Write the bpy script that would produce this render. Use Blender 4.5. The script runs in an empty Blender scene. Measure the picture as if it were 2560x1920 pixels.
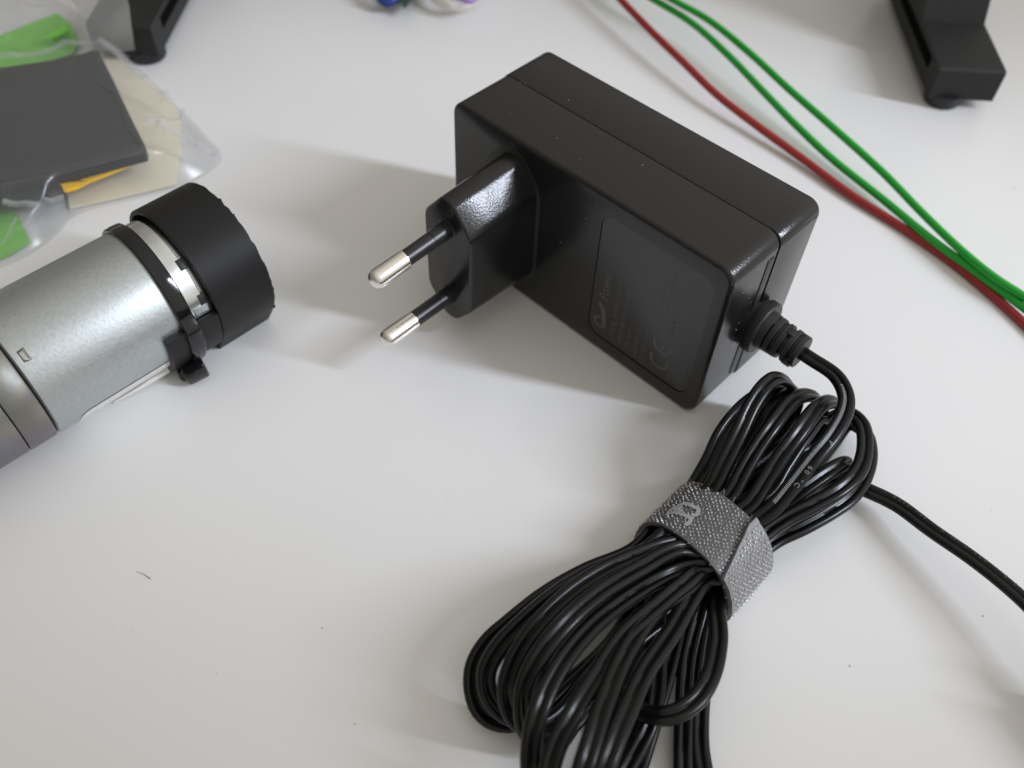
import bpy, bmesh, math, random
from mathutils import Vector, Matrix, noise
random.seed(7)

# ------------------------------------------------------------------ camera, world, lights, exposure
sc = bpy.context.scene
S = 0.001                                   # everything below is written in millimetres
C = sc.collection
FPX = 2253.99                               # focal length in pixels of the 2560 x 1920 photograph
CAM = Vector((52.4005, -122.3119, 170.4526))
FWD = Vector((-0.41079631, 0.45888922, -0.78782427)).normalized()
RGT = Vector((0.71906126, 0.69432094, 0.02948461)).normalized()
DWN = FWD.cross(RGT).normalized()
cam_data = bpy.data.cameras.new('camera')
cam = bpy.data.objects.new('camera', cam_data); C.objects.link(cam)
UPV = -DWN
m3 = Matrix((RGT, UPV, -FWD)).transposed()
cam.matrix_world = Matrix.Translation(CAM * S) @ m3.to_4x4()
cam_data.sensor_fit = 'HORIZONTAL'; cam_data.sensor_width = 36.0
cam_data.lens = FPX / 2560 * 36.0
cam_data.clip_start = 0.005; cam_data.clip_end = 20
cam_data.dof.use_dof = True
cam_data.dof.focus_distance = 0.186
cam_data.dof.aperture_fstop = 14.0
sc.camera = cam

w = bpy.data.worlds.new('World'); sc.world = w; w.use_nodes = True
nt = w.node_tree
bg = nt.nodes['Background']
tc = nt.nodes.new('ShaderNodeTexCoord'); dp = nt.nodes.new('ShaderNodeVectorMath'); dp.operation = 'DOT_PRODUCT'
dp.inputs[1].default_value = Vector((0.60, 0.42, 0.68)).normalized()      # the room is brighter on the window side
mr_ = nt.nodes.new('ShaderNodeMapRange'); mr_.inputs[1].default_value = -1; mr_.inputs[2].default_value = 1
rmp = nt.nodes.new('ShaderNodeValToRGB')
nt.links.new(tc.outputs['Generated'], dp.inputs[0]); nt.links.new(dp.outputs['Value'], mr_.inputs[0]); nt.links.new(mr_.outputs[0], rmp.inputs[0])
cr = rmp.color_ramp
cr.elements[0].position = 0.15; cr.elements[0].color = (0.20, 0.185, 0.165, 1)
cr.elements[1].position = 0.95; cr.elements[1].color = (1.0, 0.96, 0.88, 1)
e_ = cr.elements.new(0.55); e_.color = (0.42, 0.39, 0.345, 1)
nt.links.new(rmp.outputs[0], bg.inputs[0])
bg.inputs[1].default_value = 0.80

def window(pos, tgt, radius, half_angle, blend, power, col):
    l = bpy.data.lights.new('window_light', 'SPOT'); l.energy = power; l.color = col
    l.shadow_soft_size = radius; l.spot_size = math.radians(2 * half_angle); l.spot_blend = blend
    o = bpy.data.objects.new('window_light', l); C.objects.link(o)
    o.location = pos; o.rotation_euler = (Vector(tgt) - Vector(pos)).to_track_quat('-Z', 'Y').to_euler()
# a tall narrow window to the right: a column of soft sources
WAIM = Vector((-0.048, 0.040, 0))
for el in (26, 28.5, 31, 33.5, 36, 38.5, 41, 43.5, 46):
    e_ = math.radians(el); az = math.radians(28)
    window(WAIM + Vector((math.cos(e_) * math.cos(az), math.cos(e_) * math.sin(az), math.sin(e_))) * 2.2, WAIM, 0.075, 4.6, 0.55, 16.5, (0.81, 0.87, 1.0))

sc.view_settings.view_transform = 'Standard'; sc.view_settings.look = 'None'
sc.view_settings.exposure = 0.0; sc.view_settings.gamma = 1.0
sc.view_settings.use_curve_mapping = False
sc.cycles.max_bounces = 10; sc.cycles.transparent_max_bounces = 16

# ------------------------------------------------------------------ helpers
def ray(u, v):
    return RGT * ((u - 1280) / FPX) + DWN * ((v - 960) / FPX) + FWD
def at(u, v, z=0.0):
    d = ray(u, v); return CAM + d * ((z - CAM.z) / d.z)

def mat(name, col, rough=0.5, metal=0.0, spec=0.5, bump=None, var=None, coat=0.0):
    """principled material; bump = (scale, strength, distance) or list; var = (scale, amount) colour variation"""
    m = bpy.data.materials.new(name); m.use_nodes = True
    n = m.node_tree; b = n.nodes['Principled BSDF']
    b.inputs['Base Color'].default_value = (*col, 1); b.inputs['Roughness'].default_value = rough
    b.inputs['Metallic'].default_value = metal; b.inputs['Specular IOR Level'].default_value = spec
    b.inputs['Coat Weight'].default_value = coat
    t = n.nodes.new('ShaderNodeTexCoord')
    if var:
        x = n.nodes.new('ShaderNodeTexNoise'); x.inputs['Scale'].default_value = var[0]; x.inputs['Detail'].default_value = 5
        n.links.new(t.outputs['Object'], x.inputs['Vector'])
        r = n.nodes.new('ShaderNodeValToRGB')
        a = var[1]
        r.color_ramp.elements[0].position = 0.3; r.color_ramp.elements[1].position = 0.7
        r.color_ramp.elements[0].color = (*[c * (1 - a) for c in col], 1)
        r.color_ramp.elements[1].color = (*[min(1, c * (1 + a)) for c in col], 1)
        n.links.new(x.outputs['Fac'], r.inputs[0]); n.links.new(r.outputs[0], b.inputs['Base Color'])
        mr = n.nodes.new('ShaderNodeMapRange'); mr.inputs[3].default_value = rough * 0.85; mr.inputs[4].default_value = min(1, rough * 1.15)
        n.links.new(x.outputs['Fac'], mr.inputs[0]); n.links.new(mr.outputs[0], b.inputs['Roughness'])
    if bump:
        last = None
        for (s, st, dist) in (bump if isinstance(bump, list) else [bump]):
            x = n.nodes.new('ShaderNodeTexNoise'); x.inputs['Scale'].default_value = s; x.inputs['Detail'].default_value = 2
            n.links.new(t.outputs['Object'], x.inputs['Vector'])
            bp = n.nodes.new('ShaderNodeBump'); bp.inputs['Strength'].default_value = st; bp.inputs['Distance'].default_value = dist
            n.links.new(x.outputs['Fac'], bp.inputs['Height'])
            if last: n.links.new(last.outputs[0], bp.inputs['Normal'])
            last = bp
        n.links.new(last.outputs[0], b.inputs['Normal'])
    return m

def tint(m, scale, stops):
    """heat colours: replaces the base colour by a soft multi-colour noise"""
    n = m.node_tree; t = n.nodes.new('ShaderNodeTexCoord'); x = n.nodes.new('ShaderNodeTexNoise')
    x.inputs['Scale'].default_value = scale; x.inputs['Detail'].default_value = 3; x.inputs['Distortion'].default_value = 0.6
    n.links.new(t.outputs['Object'], x.inputs['Vector'])
    r = n.nodes.new('ShaderNodeValToRGB'); c = r.color_ramp
    c.elements[0].position = stops[0][0]; c.elements[0].color = (*stops[0][1], 1)
    c.elements[1].position = stops[-1][0]; c.elements[1].color = (*stops[-1][1], 1)
    for p, k in stops[1:-1]: c.elements.new(p).color = (*k, 1)
    n.links.new(x.outputs['Fac'], r.inputs[0]); n.links.new(r.outputs[0], n.nodes['Principled BSDF'].inputs['Base Color'])

def link_mesh(name, bm, material, parent=None, smooth=True, angle=35):
    me = bpy.data.meshes.new(name)
    bmesh.ops.recalc_face_normals(bm, faces=bm.faces[:])
    for v in bm.verts: v.co *= S
    if smooth:
        for f in bm.faces: f.smooth = True
        ca = math.radians(angle)
        for e in bm.edges:
            if len(e.link_faces) == 2 and e.calc_face_angle(0) > ca: e.smooth = False
    bm.to_mesh(me); bm.free()
    me.materials.append(material)
    o = bpy.data.objects.new(name, me); C.objects.link(o)
    if parent:
        o.parent = parent; o.matrix_parent_inverse = parent.matrix_world.inverted()
    return o

def empty(name, loc, label, cat, group=None):
    o = bpy.data.objects.new(name, None); C.objects.link(o)
    o.location = Vector(loc) * S; o.empty_display_size = 0.005
    o['label'] = label; o['category'] = cat
    if group: o['group'] = group
    bpy.context.view_layer.update()
    return o
def tag(o, label, cat, group=None):
    o['label'] = label; o['category'] = cat
    if group: o['group'] = group
    return o

def loft(bm, loops, cap0=True, cap1=True, closed=True):
    L = [[bm.verts.new(p) for p in lp] for lp in loops]
    n = len(L[0])
    for a, b in zip(L[:-1], L[1:]):
        for i in range(n if closed else n - 1):
            j = (i + 1) % n
            bm.faces.new((a[i], a[j], b[j], b[i]))
    if cap0: bm.faces.new(L[0])
    if cap1: bm.faces.new(L[-1])
    return L

def rrect(x0, x1, z0, z1, r, n=8):
    pts = []
    r = max(r, 0.02)
    for cx, cz, a0 in ((x1 - r, z1 - r, 0), (x0 + r, z1 - r, 90), (x0 + r, z0 + r, 180), (x1 - r, z0 + r, 270)):
        for k in range(n + 1):
            a = math.radians(a0 + 90 * k / n)
            pts.append((cx + r * math.cos(a), cz + r * math.sin(a)))
    return pts

def box(bm, c, sx, sy, sz, ax=Vector((1, 0, 0)), ay=Vector((0, 1, 0)), bev=0.0):
    """box centred on c, axes ax, ay (horizontal or not) and their cross product"""
    ax = Vector(ax).normalized(); ay = Vector(ay).normalized(); az = ax.cross(ay)
    c = Vector(c)
    vs = [bm.verts.new(c + ax * (i * sx / 2) + ay * (j * sy / 2) + az * (k * sz / 2))
          for i in (-1, 1) for j in (-1, 1) for k in (-1, 1)]
    fs = [bm.faces.new([vs[q] for q in f]) for f in ((0, 1, 3, 2), (4, 6, 7, 5), (0, 4, 5, 1), (2, 3, 7, 6), (0, 2, 6, 4), (1, 5, 7, 3))]
    if bev:
        es = list({e for f in fs for e in f.edges})
        bmesh.ops.recalc_face_normals(bm, faces=fs)
        bmesh.ops.bevel(bm, geom=es, offset=bev, segments=2, affect='EDGES', profile=0.5)

def lathe(bm, prof, origin, axis, n=48, a0=0.0, a1=360.0, ref=Vector((0, 0, 1)), caps=True):
    """prof = [(along axis, radius)]; angles measured from `side` towards `ref`"""
    axis = Vector(axis).normalized(); ref = Vector(ref); side = ref.cross(axis).normalized() * -1
    full = abs(a1 - a0) >= 359.9
    k = n if full else n + 1
    loops = []
    for (h, r) in prof:
        lp = []
        for i in range(k):
            a = math.radians(a0 + (a1 - a0) * i / n)
            lp.append(Vector(origin) + axis * h + side * (r * math.cos(a)) + ref * (r * math.sin(a)))
        loops.append(lp)
    loft(bm, loops, caps and full, caps and full, closed=full)

def catmull(P, step=1.0):
    P = [Vector(p) for p in P]
    P = [P[0] * 2 - P[1]] + P + [P[-1] * 2 - P[-2]]
    out = []
    for i in range(1, len(P) - 2):
        p0, p1, p2, p3 = P[i - 1:i + 3]
        t0 = 0; t1 = t0 + max((p1 - p0).length, 1e-4) ** .5; t2 = t1 + max((p2 - p1).length, 1e-4) ** .5; t3 = t2 + max((p3 - p2).length, 1e-4) ** .5
        n = max(2, int((p2 - p1).length / step))
        for k in range(n):
            t = t1 + (t2 - t1) * k / n
            A1 = p0 * ((t1 - t) / (t1 - t0)) + p1 * ((t - t0) / (t1 - t0))
            A2 = p1 * ((t2 - t) / (t2 - t1)) + p2 * ((t - t1) / (t2 - t1))
            A3 = p2 * ((t3 - t) / (t3 - t2)) + p3 * ((t - t2) / (t3 - t2))
            B1 = A1 * ((t2 - t) / (t2 - t0)) + A2 * ((t - t0) / (t2 - t0))
            B2 = A2 * ((t3 - t) / (t3 - t1)) + A3 * ((t - t1) / (t3 - t1))
            out.append(B1 * ((t2 - t) / (t2 - t1)) + B2 * ((t - t1) / (t2 - t1)))
    out.append(P[-2])
    return out

def tangents(pts):
    n = len(pts)
    return [(pts[min(i + 1, n - 1)] - pts[max(i - 1, 0)]).normalized() for i in range(n)]

def tube(bm, pts, r, n=10, cap=True):
    T = tangents(pts)
    u = T[0].orthogonal().normalized(); loops = []
    for p, t in zip(pts, T):
        u = (u - t * u.dot(t)).normalized(); v = t.cross(u)
        rr = r(len(loops) / (len(pts) - 1)) if callable(r) else r
        loops.append([p + u * (rr * math.cos(2 * math.pi * k / n)) + v * (rr * math.sin(2 * math.pi * k / n)) for k in range(n)])
    loft(bm, loops, cap, cap)

def text_mesh(body, size, origin, xdir, ydir, shear=0.0, spacing=1.0, bm=None):
    """flat lettering: origin = start of the base line, xdir reading direction, ydir up of the letters"""
    cu = bpy.data.curves.new('t', 'FONT'); cu.body = body; cu.size = size; cu.shear = shear; cu.space_character = spacing
    cu.resolution_u = 3
    ob = bpy.data.objects.new('t', cu); C.objects.link(ob)
    dg = bpy.context.evaluated_depsgraph_get(); dg.update()
    me = bpy.data.meshes.new_from_object(ob.evaluated_get(dg))
    if bm is None: bm = bmesh.new()
    base = len(bm.verts)
    xd = Vector(xdir).normalized(); yd = Vector(ydir).normalized()
    vs = [bm.verts.new(Vector(origin) + xd * v.co.x + yd * v.co.y) for v in me.vertices]
    for p in me.polygons:
        try: bm.faces.new([vs[i] for i in p.vertices])
        except ValueError: pass
    bpy.data.objects.remove(ob); bpy.data.curves.remove(cu); bpy.data.meshes.remove(me)
    return bm

def stroke(bm, pts, width, normal):
    """flat ribbon lying in the plane with the given normal"""
    pts = [Vector(p) for p in pts]; T = tangents(pts); n = Vector(normal).normalized()
    a = []; b = []
    for p, t in zip(pts, T):
        s = n.cross(t).normalized() * (width / 2)
        a.append(bm.verts.new(p + s)); b.append(bm.verts.new(p - s))
    for i in range(len(pts) - 1): bm.faces.new((a[i], a[i + 1], b[i + 1], b[i]))

# ------------------------------------------------------------------ materials
M = {}
M['table'] = mat('white_laminate', (0.80, 0.80, 0.80), 0.30, bump=[(900, 0.04, 0.0002), (60, 0.02, 0.001)], var=(11, 0.016))
M['case'] = mat('black_textured_plastic', (0.011, 0.011, 0.0115), 0.21, bump=(2300, 0.40, 0.0001), spec=0.5)
M['case_smooth'] = mat('black_satin_plastic', (0.016, 0.016, 0.017), 0.42, bump=(2600, 0.12, 0.0001))
M['plate'] = mat('dark_rating_plate', (0.016, 0.0155, 0.018), 0.20, spec=0.6)
M['print_dark'] = mat('faint_grey_print', (0.085, 0.085, 0.078), 0.5)
M['rubber'] = mat('black_rubber', (0.016, 0.016, 0.017), 0.48, bump=(1200, 0.1, 0.0001))
M['sleeve'] = mat('black_sleeve', (0.014, 0.014, 0.016), 0.33)
M['nickel'] = mat('nickel_plating', (0.86, 0.82, 0.77), 0.19, 1.0)
M['cord'] = mat('black_cord_vinyl', (0.0035, 0.004, 0.0046), 0.28, bump=[(700, 0.05, 0.0002), (140, 0.03, 0.0004)], var=(120, 0.25), spec=0.33)
M['cord_print'] = mat('pale_cord_print', (0.30, 0.32, 0.34), 0.5)
M['zinc'] = mat('galvanised_steel', (0.52, 0.555, 0.57), 0.41, 1.0, bump=[(1700, 0.09, 0.0002)], var=(1400, 0.07))
M['bright_zinc'] = mat('bright_zinc', (0.70, 0.73, 0.74), 0.22, 1.0, bump=(150, 0.06, 0.0004), var=(220, 0.12))
M['steel'] = mat('dull_steel', (0.26, 0.25, 0.235), 0.46, 1.0, bump=[(1200, 0.1, 0.0002)], var=(300, 0.2))
tint(M['steel'], 38, ((0.32, (0.24, 0.29, 0.33)), (0.46, (0.27, 0.25, 0.28)), (0.56, (0.27, 0.26, 0.225)), (0.68, (0.22, 0.23, 0.23))))
M['tie'] = mat('black_nylon', (0.006, 0.006, 0.008), 0.10, bump=(120, 0.06, 0.0004))
M['white'] = mat('white_sticker', (0.78, 0.78, 0.76), 0.45)
M['leg'] = mat('charcoal_printed_plastic', (0.018, 0.019, 0.018), 0.60, spec=0.35, bump=(900, 0.2, 0.0002))
M['slot_shade'] = mat('slot_shade_black', (0.002, 0.002, 0.002), 0.9, spec=0.05)
M['pad'] = mat('dark_rubber_pad', (0.012, 0.013, 0.016), 0.5)
M['strap'] = mat('dark_grey_hook_tape', (0.095, 0.092, 0.096), 0.55, bump=(1500, 0.3, 0.0002))
M['hook'] = mat('clear_nylon_hooks', (0.55, 0.55, 0.56), 0.20)
M['flap'] = mat('lit_hook_tape', (0.20, 0.20, 0.205), 0.5, bump=(1500, 0.3, 0.0002))  # same strap tape; light striking the overlap is mixed into its grey
M['strap_print'] = mat('grey_strap_print', (0.33, 0.35, 0.36), 0.5)
M['green_wire'] = mat('green_wire', (0.008, 0.36, 0.026), 0.45)
M['red_wire'] = mat('red_wire', (0.32, 0.022, 0.020), 0.42)
M['tape'] = mat('black_tape', (0.008, 0.0085, 0.011), 0.45, bump=[(60, 0.15, 0.001), (400, 0.1, 0.0003)])
M['green_sheet'] = mat('green_card', (0.19, 0.55, 0.075), 0.5)
M['hazed_sheet'] = mat('film_hazed_card', (0.87, 0.80, 0.63), 0.6)  # milky film haze over a yellowish card, mixed into the colour
M['yellow_sheet'] = mat('yellow_card', (0.95, 0.56, 0.005), 0.5)
M['blue_wire'] = mat('blue_wire', (0.012, 0.035, 0.22), 0.4)
M['pcb'] = mat('dark_green_board', (0.010, 0.055, 0.035), 0.4)
M['white_wire'] = mat('white_wire', (0.76, 0.75, 0.70), 0.45)
M['purple_wire'] = mat('purple_wire', (0.36, 0.22, 0.52), 0.45)
M['hair'] = mat('dark_hair', (0.04, 0.035, 0.03), 0.5)
M['dust'] = mat('grey_dust', (0.34, 0.33, 0.32), 0.9)
M['lint'] = mat('pale_lint', (0.6, 0.6, 0.6), 0.9)
# printed layers across the motor cap
def layer_mat():
    m = mat('black_printed_plastic', (0.009, 0.009, 0.0095), 0.48, spec=0.3)
    n = m.node_tree; t = n.nodes.new('ShaderNodeTexCoord'); wv = n.nodes.new('ShaderNodeTexWave')
    wv.wave_type = 'BANDS'; wv.bands_direction = 'Y'; wv.inputs['Scale'].default_value = 800; wv.inputs['Distortion'].default_value = 0.4
    n.links.new(t.outputs['Object'], wv.inputs['Vector'])
    bp = n.nodes.new('ShaderNodeBump'); bp.inputs['Strength'].default_value = 0.35; bp.inputs['Distance'].default_value = 0.0001
    n.links.new(wv.outputs['Fac'], bp.inputs['Height']); n.links.new(bp.outputs[0], n.nodes['Principled BSDF'].inputs['Normal'])
    return m
M['printed'] = layer_mat()
# clear bag film
def film_mat(haze):
    m = bpy.data.materials.new('clear_film'); m.use_nodes = True; n = m.node_tree
    n.nodes.clear(); out = n.nodes.new('ShaderNodeOutputMaterial')
    tr = n.nodes.new('ShaderNodeBsdfTransparent'); tr.inputs[0].default_value = (0.97, 0.97, 0.97, 1)
    df = n.nodes.new('ShaderNodeBsdfDiffuse'); df.inputs[0].default_value = (0.83, 0.86, 0.90, 1)
    tl = n.nodes.new('ShaderNodeBsdfTranslucent'); tl.inputs[0].default_value = (0.83, 0.86, 0.90, 1)
    gl = n.nodes.new('ShaderNodeBsdfGlossy'); gl.inputs['Roughness'].default_value = 0.24
    a = n.nodes.new('ShaderNodeMixShader'); a.inputs[0].default_value = 0.5
    b = n.nodes.new('ShaderNodeMixShader'); b.inputs[0].default_value = haze
    c = n.nodes.new('ShaderNodeMixShader'); lw = n.nodes.new('ShaderNodeLayerWeight'); lw.inputs[0].default_value = 0.25; fr = n.nodes.new('ShaderNodeMapRange'); fr.inputs[3].default_value = 0.035; fr.inputs[4].default_value = 0.22; n.links.new(lw.outputs['Facing'], fr.inputs[0])
    n.links.new(df.outputs[0], a.inputs[1]); n.links.new(tl.outputs[0], a.inputs[2])
    n.links.new(tr.outputs[0], b.inputs[1]); n.links.new(a.outputs[0], b.inputs[2])
    n.links.new(fr.outputs[0], c.inputs[0]); n.links.new(b.outputs[0], c.inputs[1]); n.links.new(gl.outputs[0], c.inputs[2])
    n.links.new(c.outputs[0], out.inputs[0])
    return m
M['film'] = film_mat(0.115)
M['film_fold'] = film_mat(0.20)
M['film_seam'] = film_mat(0.5)

# ------------------------------------------------------------------ setting: the table top
bm = bmesh.new()
box(bm, (-60, 20, -15), 1500, 1200, 30, bev=2)
o = link_mesh('table_top', bm, M['table']); o['kind'] = 'structure'

# ------------------------------------------------------------------ power adapter
AL, AD, AH = 80.0, 31.6, 46.5
SEAM = 16.6
ad = empty('power_adapter', (-40, 15, 0), 'black plastic wall plug power adapter lying on its side, two metal pins', 'power adapter')
def shell_loops(x0, x1, z0, z1, rc, ys):
    return [[Vector((x, y, z)) for x, z in rrect(x0 + i, x1 - i, z0 + i, z1 - i, rc - i, 8)] for y, i in ys]
LX0, LX1, LZ0, LZ1 = -33.3, -3.2, 4.6, 41.8        # recess of the rating plate
RF = 1.1
fil = [(RF * (1 - math.cos(a)), RF * (1 - math.sin(a))) for a in [math.radians(d) for d in (90, 67, 45, 22, 0)]]
# front half: open tub with a filleted face that has the plate recess cut into it
bm = bmesh.new()
ys = [(SEAM - 1.2, 0.45), (SEAM - 0.25, 0.45), (SEAM - 0.25, 0.0), (SEAM - 0.6, 0.0)]
ys += [(RF, 0.0)] + [(RF - (RF - RF * (1 - math.sin(a))), 0) for a in ()]
for d in (22, 45, 67, 90):
    a = math.radians(d); ys.append((RF * (1 - math.sin(a)), RF * (1 - math.cos(a))))
Lp = loft(bm, shell_loops(-AL, 0, 0, AH, 3.6, ys), cap0=True, cap1=False)
front = Lp[-1]
hole = [bm.verts.new((x, 0, z)) for x, z in rrect(LX0, LX1, LZ0, LZ1, 3.4, 8)]
inner = [bm.verts.new((x, 0.35, z)) for x, z in rrect(LX0 + .04, LX1 - .04, LZ0 + .04, LZ1 - .04, 3.4, 8)]
n = len(hole)
he = [bm.edges.new((hole[i], hole[(i + 1) % n])) for i in range(n)]
fe = [bm.edges.get((front[i], front[(i + 1) % n])) for i in range(n)]
bmesh.ops.triangle_fill(bm, use_beauty=True, use_dissolve=False, edges=he + fe)
for i in range(n): bm.faces.new((hole[i], hole[(i + 1) % n], inner[(i + 1) % n], inner[i]))
bm.faces.new(inner)
link_mesh('case_shell', bm, M['case'], ad)
# back half
bm = bmesh.new()
ys = [(SEAM - 0.1, 0.55), (SEAM + 0.15, 0.12), (SEAM + 0.5, 0.0), (AD - RF, -0.1)]
for d in (22, 45, 67, 90):
    a = math.radians(d); ys.append((AD - RF * (1 - math.sin(a)), -0.1 + RF * (1 - math.cos(a))))
loft(bm, shell_loops(-AL, 0.35, 0, AH, 3.2, ys))
link_mesh('case_lid', bm, M['case'], ad)
# tongue moulded along the seam on the cable end
bm = bmesh.new(); box(bm, (-0.1, SEAM - 2.2, 23), 0.6, 2.2, 37, bev=0.15)
link_mesh('seam_rib', bm, M['case_smooth'], ad)

# rating plate with its print
bm = bmesh.new()
loft(bm, [[Vector((x, y, z)) for x, z in rrect(LX0 + .12, LX1 - .12, LZ0 + .12, LZ1 - .12, 3.3, 8)] for y in (0.34, 0.22)])
plate = link_mesh('rating_plate', bm, M['plate'], ad)
PY = 0.205
bm = bmesh.new()
def tx(s, size, x, z, shear=0.0, sp_=1.0): text_mesh(s, size, (x, PY, z), (0, 0, 1), (-1, 0, 0), shear, sp_, bm)
tx('Power', 3.7, -28.6, 16.8, 0.25, 1.1)
tx('MODEL: SAW30-240-1000', 1.75, -25.4, 7.0)
tx('INPUT: 100-240V~ 50/60Hz', 1.6, -23.0, 6.6)
tx('0.8A MAX', 1.6, -20.8, 6.6)
tx('OUTPUT: 24V 1A 24W', 1.6, -18.4, 6.6)
tx('SWITCHING ADAPTER', 1.3, -16.2, 6.6)
tx('LEVEL VI  Ta 40', 1.2, -14.4, 26.5)
tx('CLASS 2 POWER UNIT', 1.2, -12.6, 26.5)
tx('DOUBLE INSULATED', 1.1, -10.2, 19.5)
tx('CAUTION: FOR INDOOR USE ONLY', 1.1, -8.2, 6.4)
tx('RISK OF ELECTRIC SHOCK', 1.1, -6.6, 6.4)
tx('MADE IN CHINA', 1.1, -5.0, 7.2)
def arc(cx, cz, r, a0, a1, k=14):
    return [Vector((cx + r * math.cos(math.radians(a0 + (a1 - a0) * i / k)), PY, cz + r * math.sin(math.radians(a0 + (a1 - a0) * i / k)))) for i in range(k + 1)]
NY = (0, -1, 0)
stroke(bm, arc(-12.0, 10.4, 2.4, 160, 380), 0.7, NY)       # C
stroke(bm, arc(-12.0, 15.6, 2.4, 160, 380), 0.7, NY)       # E
stroke(bm, [Vector((-12, PY, 13.4)), Vector((-12, PY, 15.4))], 0.7, NY)
for r_ in (2.0, 1.1):                                          # double square
    q = [Vector((-12.4 + sx * r_, PY, 22.4 + sz * r_)) for sx, sz in ((-1, -1), (1, -1), (1, 1), (-1, 1), (-1, -1))]
    for a_, b_ in zip(q[:-1], q[1:]): stroke(bm, [a_, b_], 0.25, NY)
stroke(bm, catmull([(-28.8, PY, 8.0), (-31.2, PY, 8.3), (-31.4, PY, 10.2), (-30.0, PY, 11.0)], 0.4), 0.7, NY)
stroke(bm, catmull([(-28.6, PY, 8.2), (-29.0, PY, 11.5), (-29.6, PY, 14.0), (-31.0, PY, 15.4)], 0.4), 1.3, NY)
link_mesh('plate_print', bm, M['print_dark'], plate, smooth=False)

# plug body
PX, PZ = -60.0, 22.5
def hexloop(y, hw, hs, tw, ht, r=1.5):
    P = [(hw, -hs), (hw, hs), (tw, ht), (-tw, ht), (-hw, hs), (-hw, -hs), (-tw, -ht), (tw, -ht)]
    out = []
    for i, p in enumerate(P):
        a = Vector(P[i - 1]); b = Vector(p); c = Vector(P[(i + 1) % len(P)])
        d1 = (a - b); d2 = (c - b)
        rr = min(r, d1.length * .45, d2.length * .45)
        s = b + d1.normalized() * rr; e = b + d2.normalized() * rr
        for k in range(5):
            t = k / 4
            q = s * ((1 - t) ** 2) + b * (2 * t * (1 - t)) + e * (t * t)
            out.append(Vector((PX + q.x, y, PZ + q.y)))
    return out
bm = bmesh.new()
prof = [(0.6, 7.9, 12.6, 2.2, 19.6), (-1.2, 7.7, 12.3, 2.1, 19.3), (-12, 7.6, 11.9, 2.0, 18.8), (-20.4, 7.5, 11.5, 1.9, 18.4)]
loops = [hexloop(y, a, b, c, d, 1.6) for y, a, b, c, d in prof]
for i_, dy in ((0.1, 0.3), (0.28, 0.5), (0.6, 0.6)):
    loops.append(hexloop(-20.4 - dy, 7.5 - i_, 11.5 - i_ * .5, 1.9 - i_ * .4, 18.4 - i_, 1.6))
loft(bm, loops)
link_mesh('plug_body', bm, M['case'], ad)
bm = bmesh.new()
loft(bm, [hexloop(0.2, 8.9, 13.6, 3.0, 21.2, 3.5), hexloop(-0.03, 8.9, 13.6, 3.0, 21.2, 3.5), hexloop(-0.07, 8.8, 13.5, 2.9, 21.1, 3.5)])
link_mesh('plug_flange', bm, M['case_smooth'], ad)
for (bx, bz, tx_, tz_) in ((-60.0, 32.8, -60.1, 31.6), (-59.2, 13.0, -58.6, 13.6)):
    A = Vector((bx, -20.5, bz)); B = Vector((tx_, -43.2, tz_)); dr = (B - A).normalized(); Lg = (B - A).length
    rf = Vector((0, 0, 1)); rf = (rf - dr * rf.dot(dr)).normalized()
    pin = None
    bm = bmesh.new()
    m0 = Lg * 0.575
    pr = [(m0, 1.2), (m0, 2.16), (m0 + .12, 2.26)] + [(Lg - 1.65 + 1.65 * math.sin(a), 0.26 + 2.0 * math.cos(a)) for a in [math.radians(d) for d in (0, 15, 30, 45, 60, 75, 90)]]
    lathe(bm, pr, A, dr, 40, ref=rf)
    pin = link_mesh('pin', bm, M['nickel'], ad)
    bm = bmesh.new()
    lathe(bm, [(-0.5, 2.15), (0.4, 2.15), (5.2, 2.0), (5.25, 1.9), (5.45, 1.9), (5.5, 2.0), (m0 - .1, 1.92), (m0, 1.8)], A, dr, 40, ref=rf)
    link_mesh('pin_sleeve', bm, M['sleeve'], pin)
    bm = bmesh.new()
    lathe(bm, [(0.2, 2.9), (0.35, 2.9), (0.62, 2.4)], A, dr, 40, ref=rf)
    link_mesh('pin_collar', bm, M['case_smooth'], pin)

# lint caught on the black case
bm = bmesh.new()
def lint(p, s): bmesh.ops.create_icosphere(bm, subdivisions=1, radius=s, matrix=Matrix.Translation(p))
for k in range(9): lint(Vector((random.uniform(-78, -2), random.uniform(3, 29), AH + .02)), random.uniform(.05, .11))
for k in range(26): lint(Vector((0.03, random.uniform(1.5, 14), random.uniform(4, 42))), random.uniform(.05, .12))
for k in range(7): lint(Vector((random.uniform(-50, -34), -.02, random.uniform(5, 42))), random.uniform(.04, .09))
for k in range(5): lint(Vector((random.uniform(-30, -6), .2, random.uniform(8, 40))), random.uniform(.04, .08))
o = link_mesh('lint_specks', bm, M['lint'], ad); o['kind'] = 'stuff'

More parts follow.
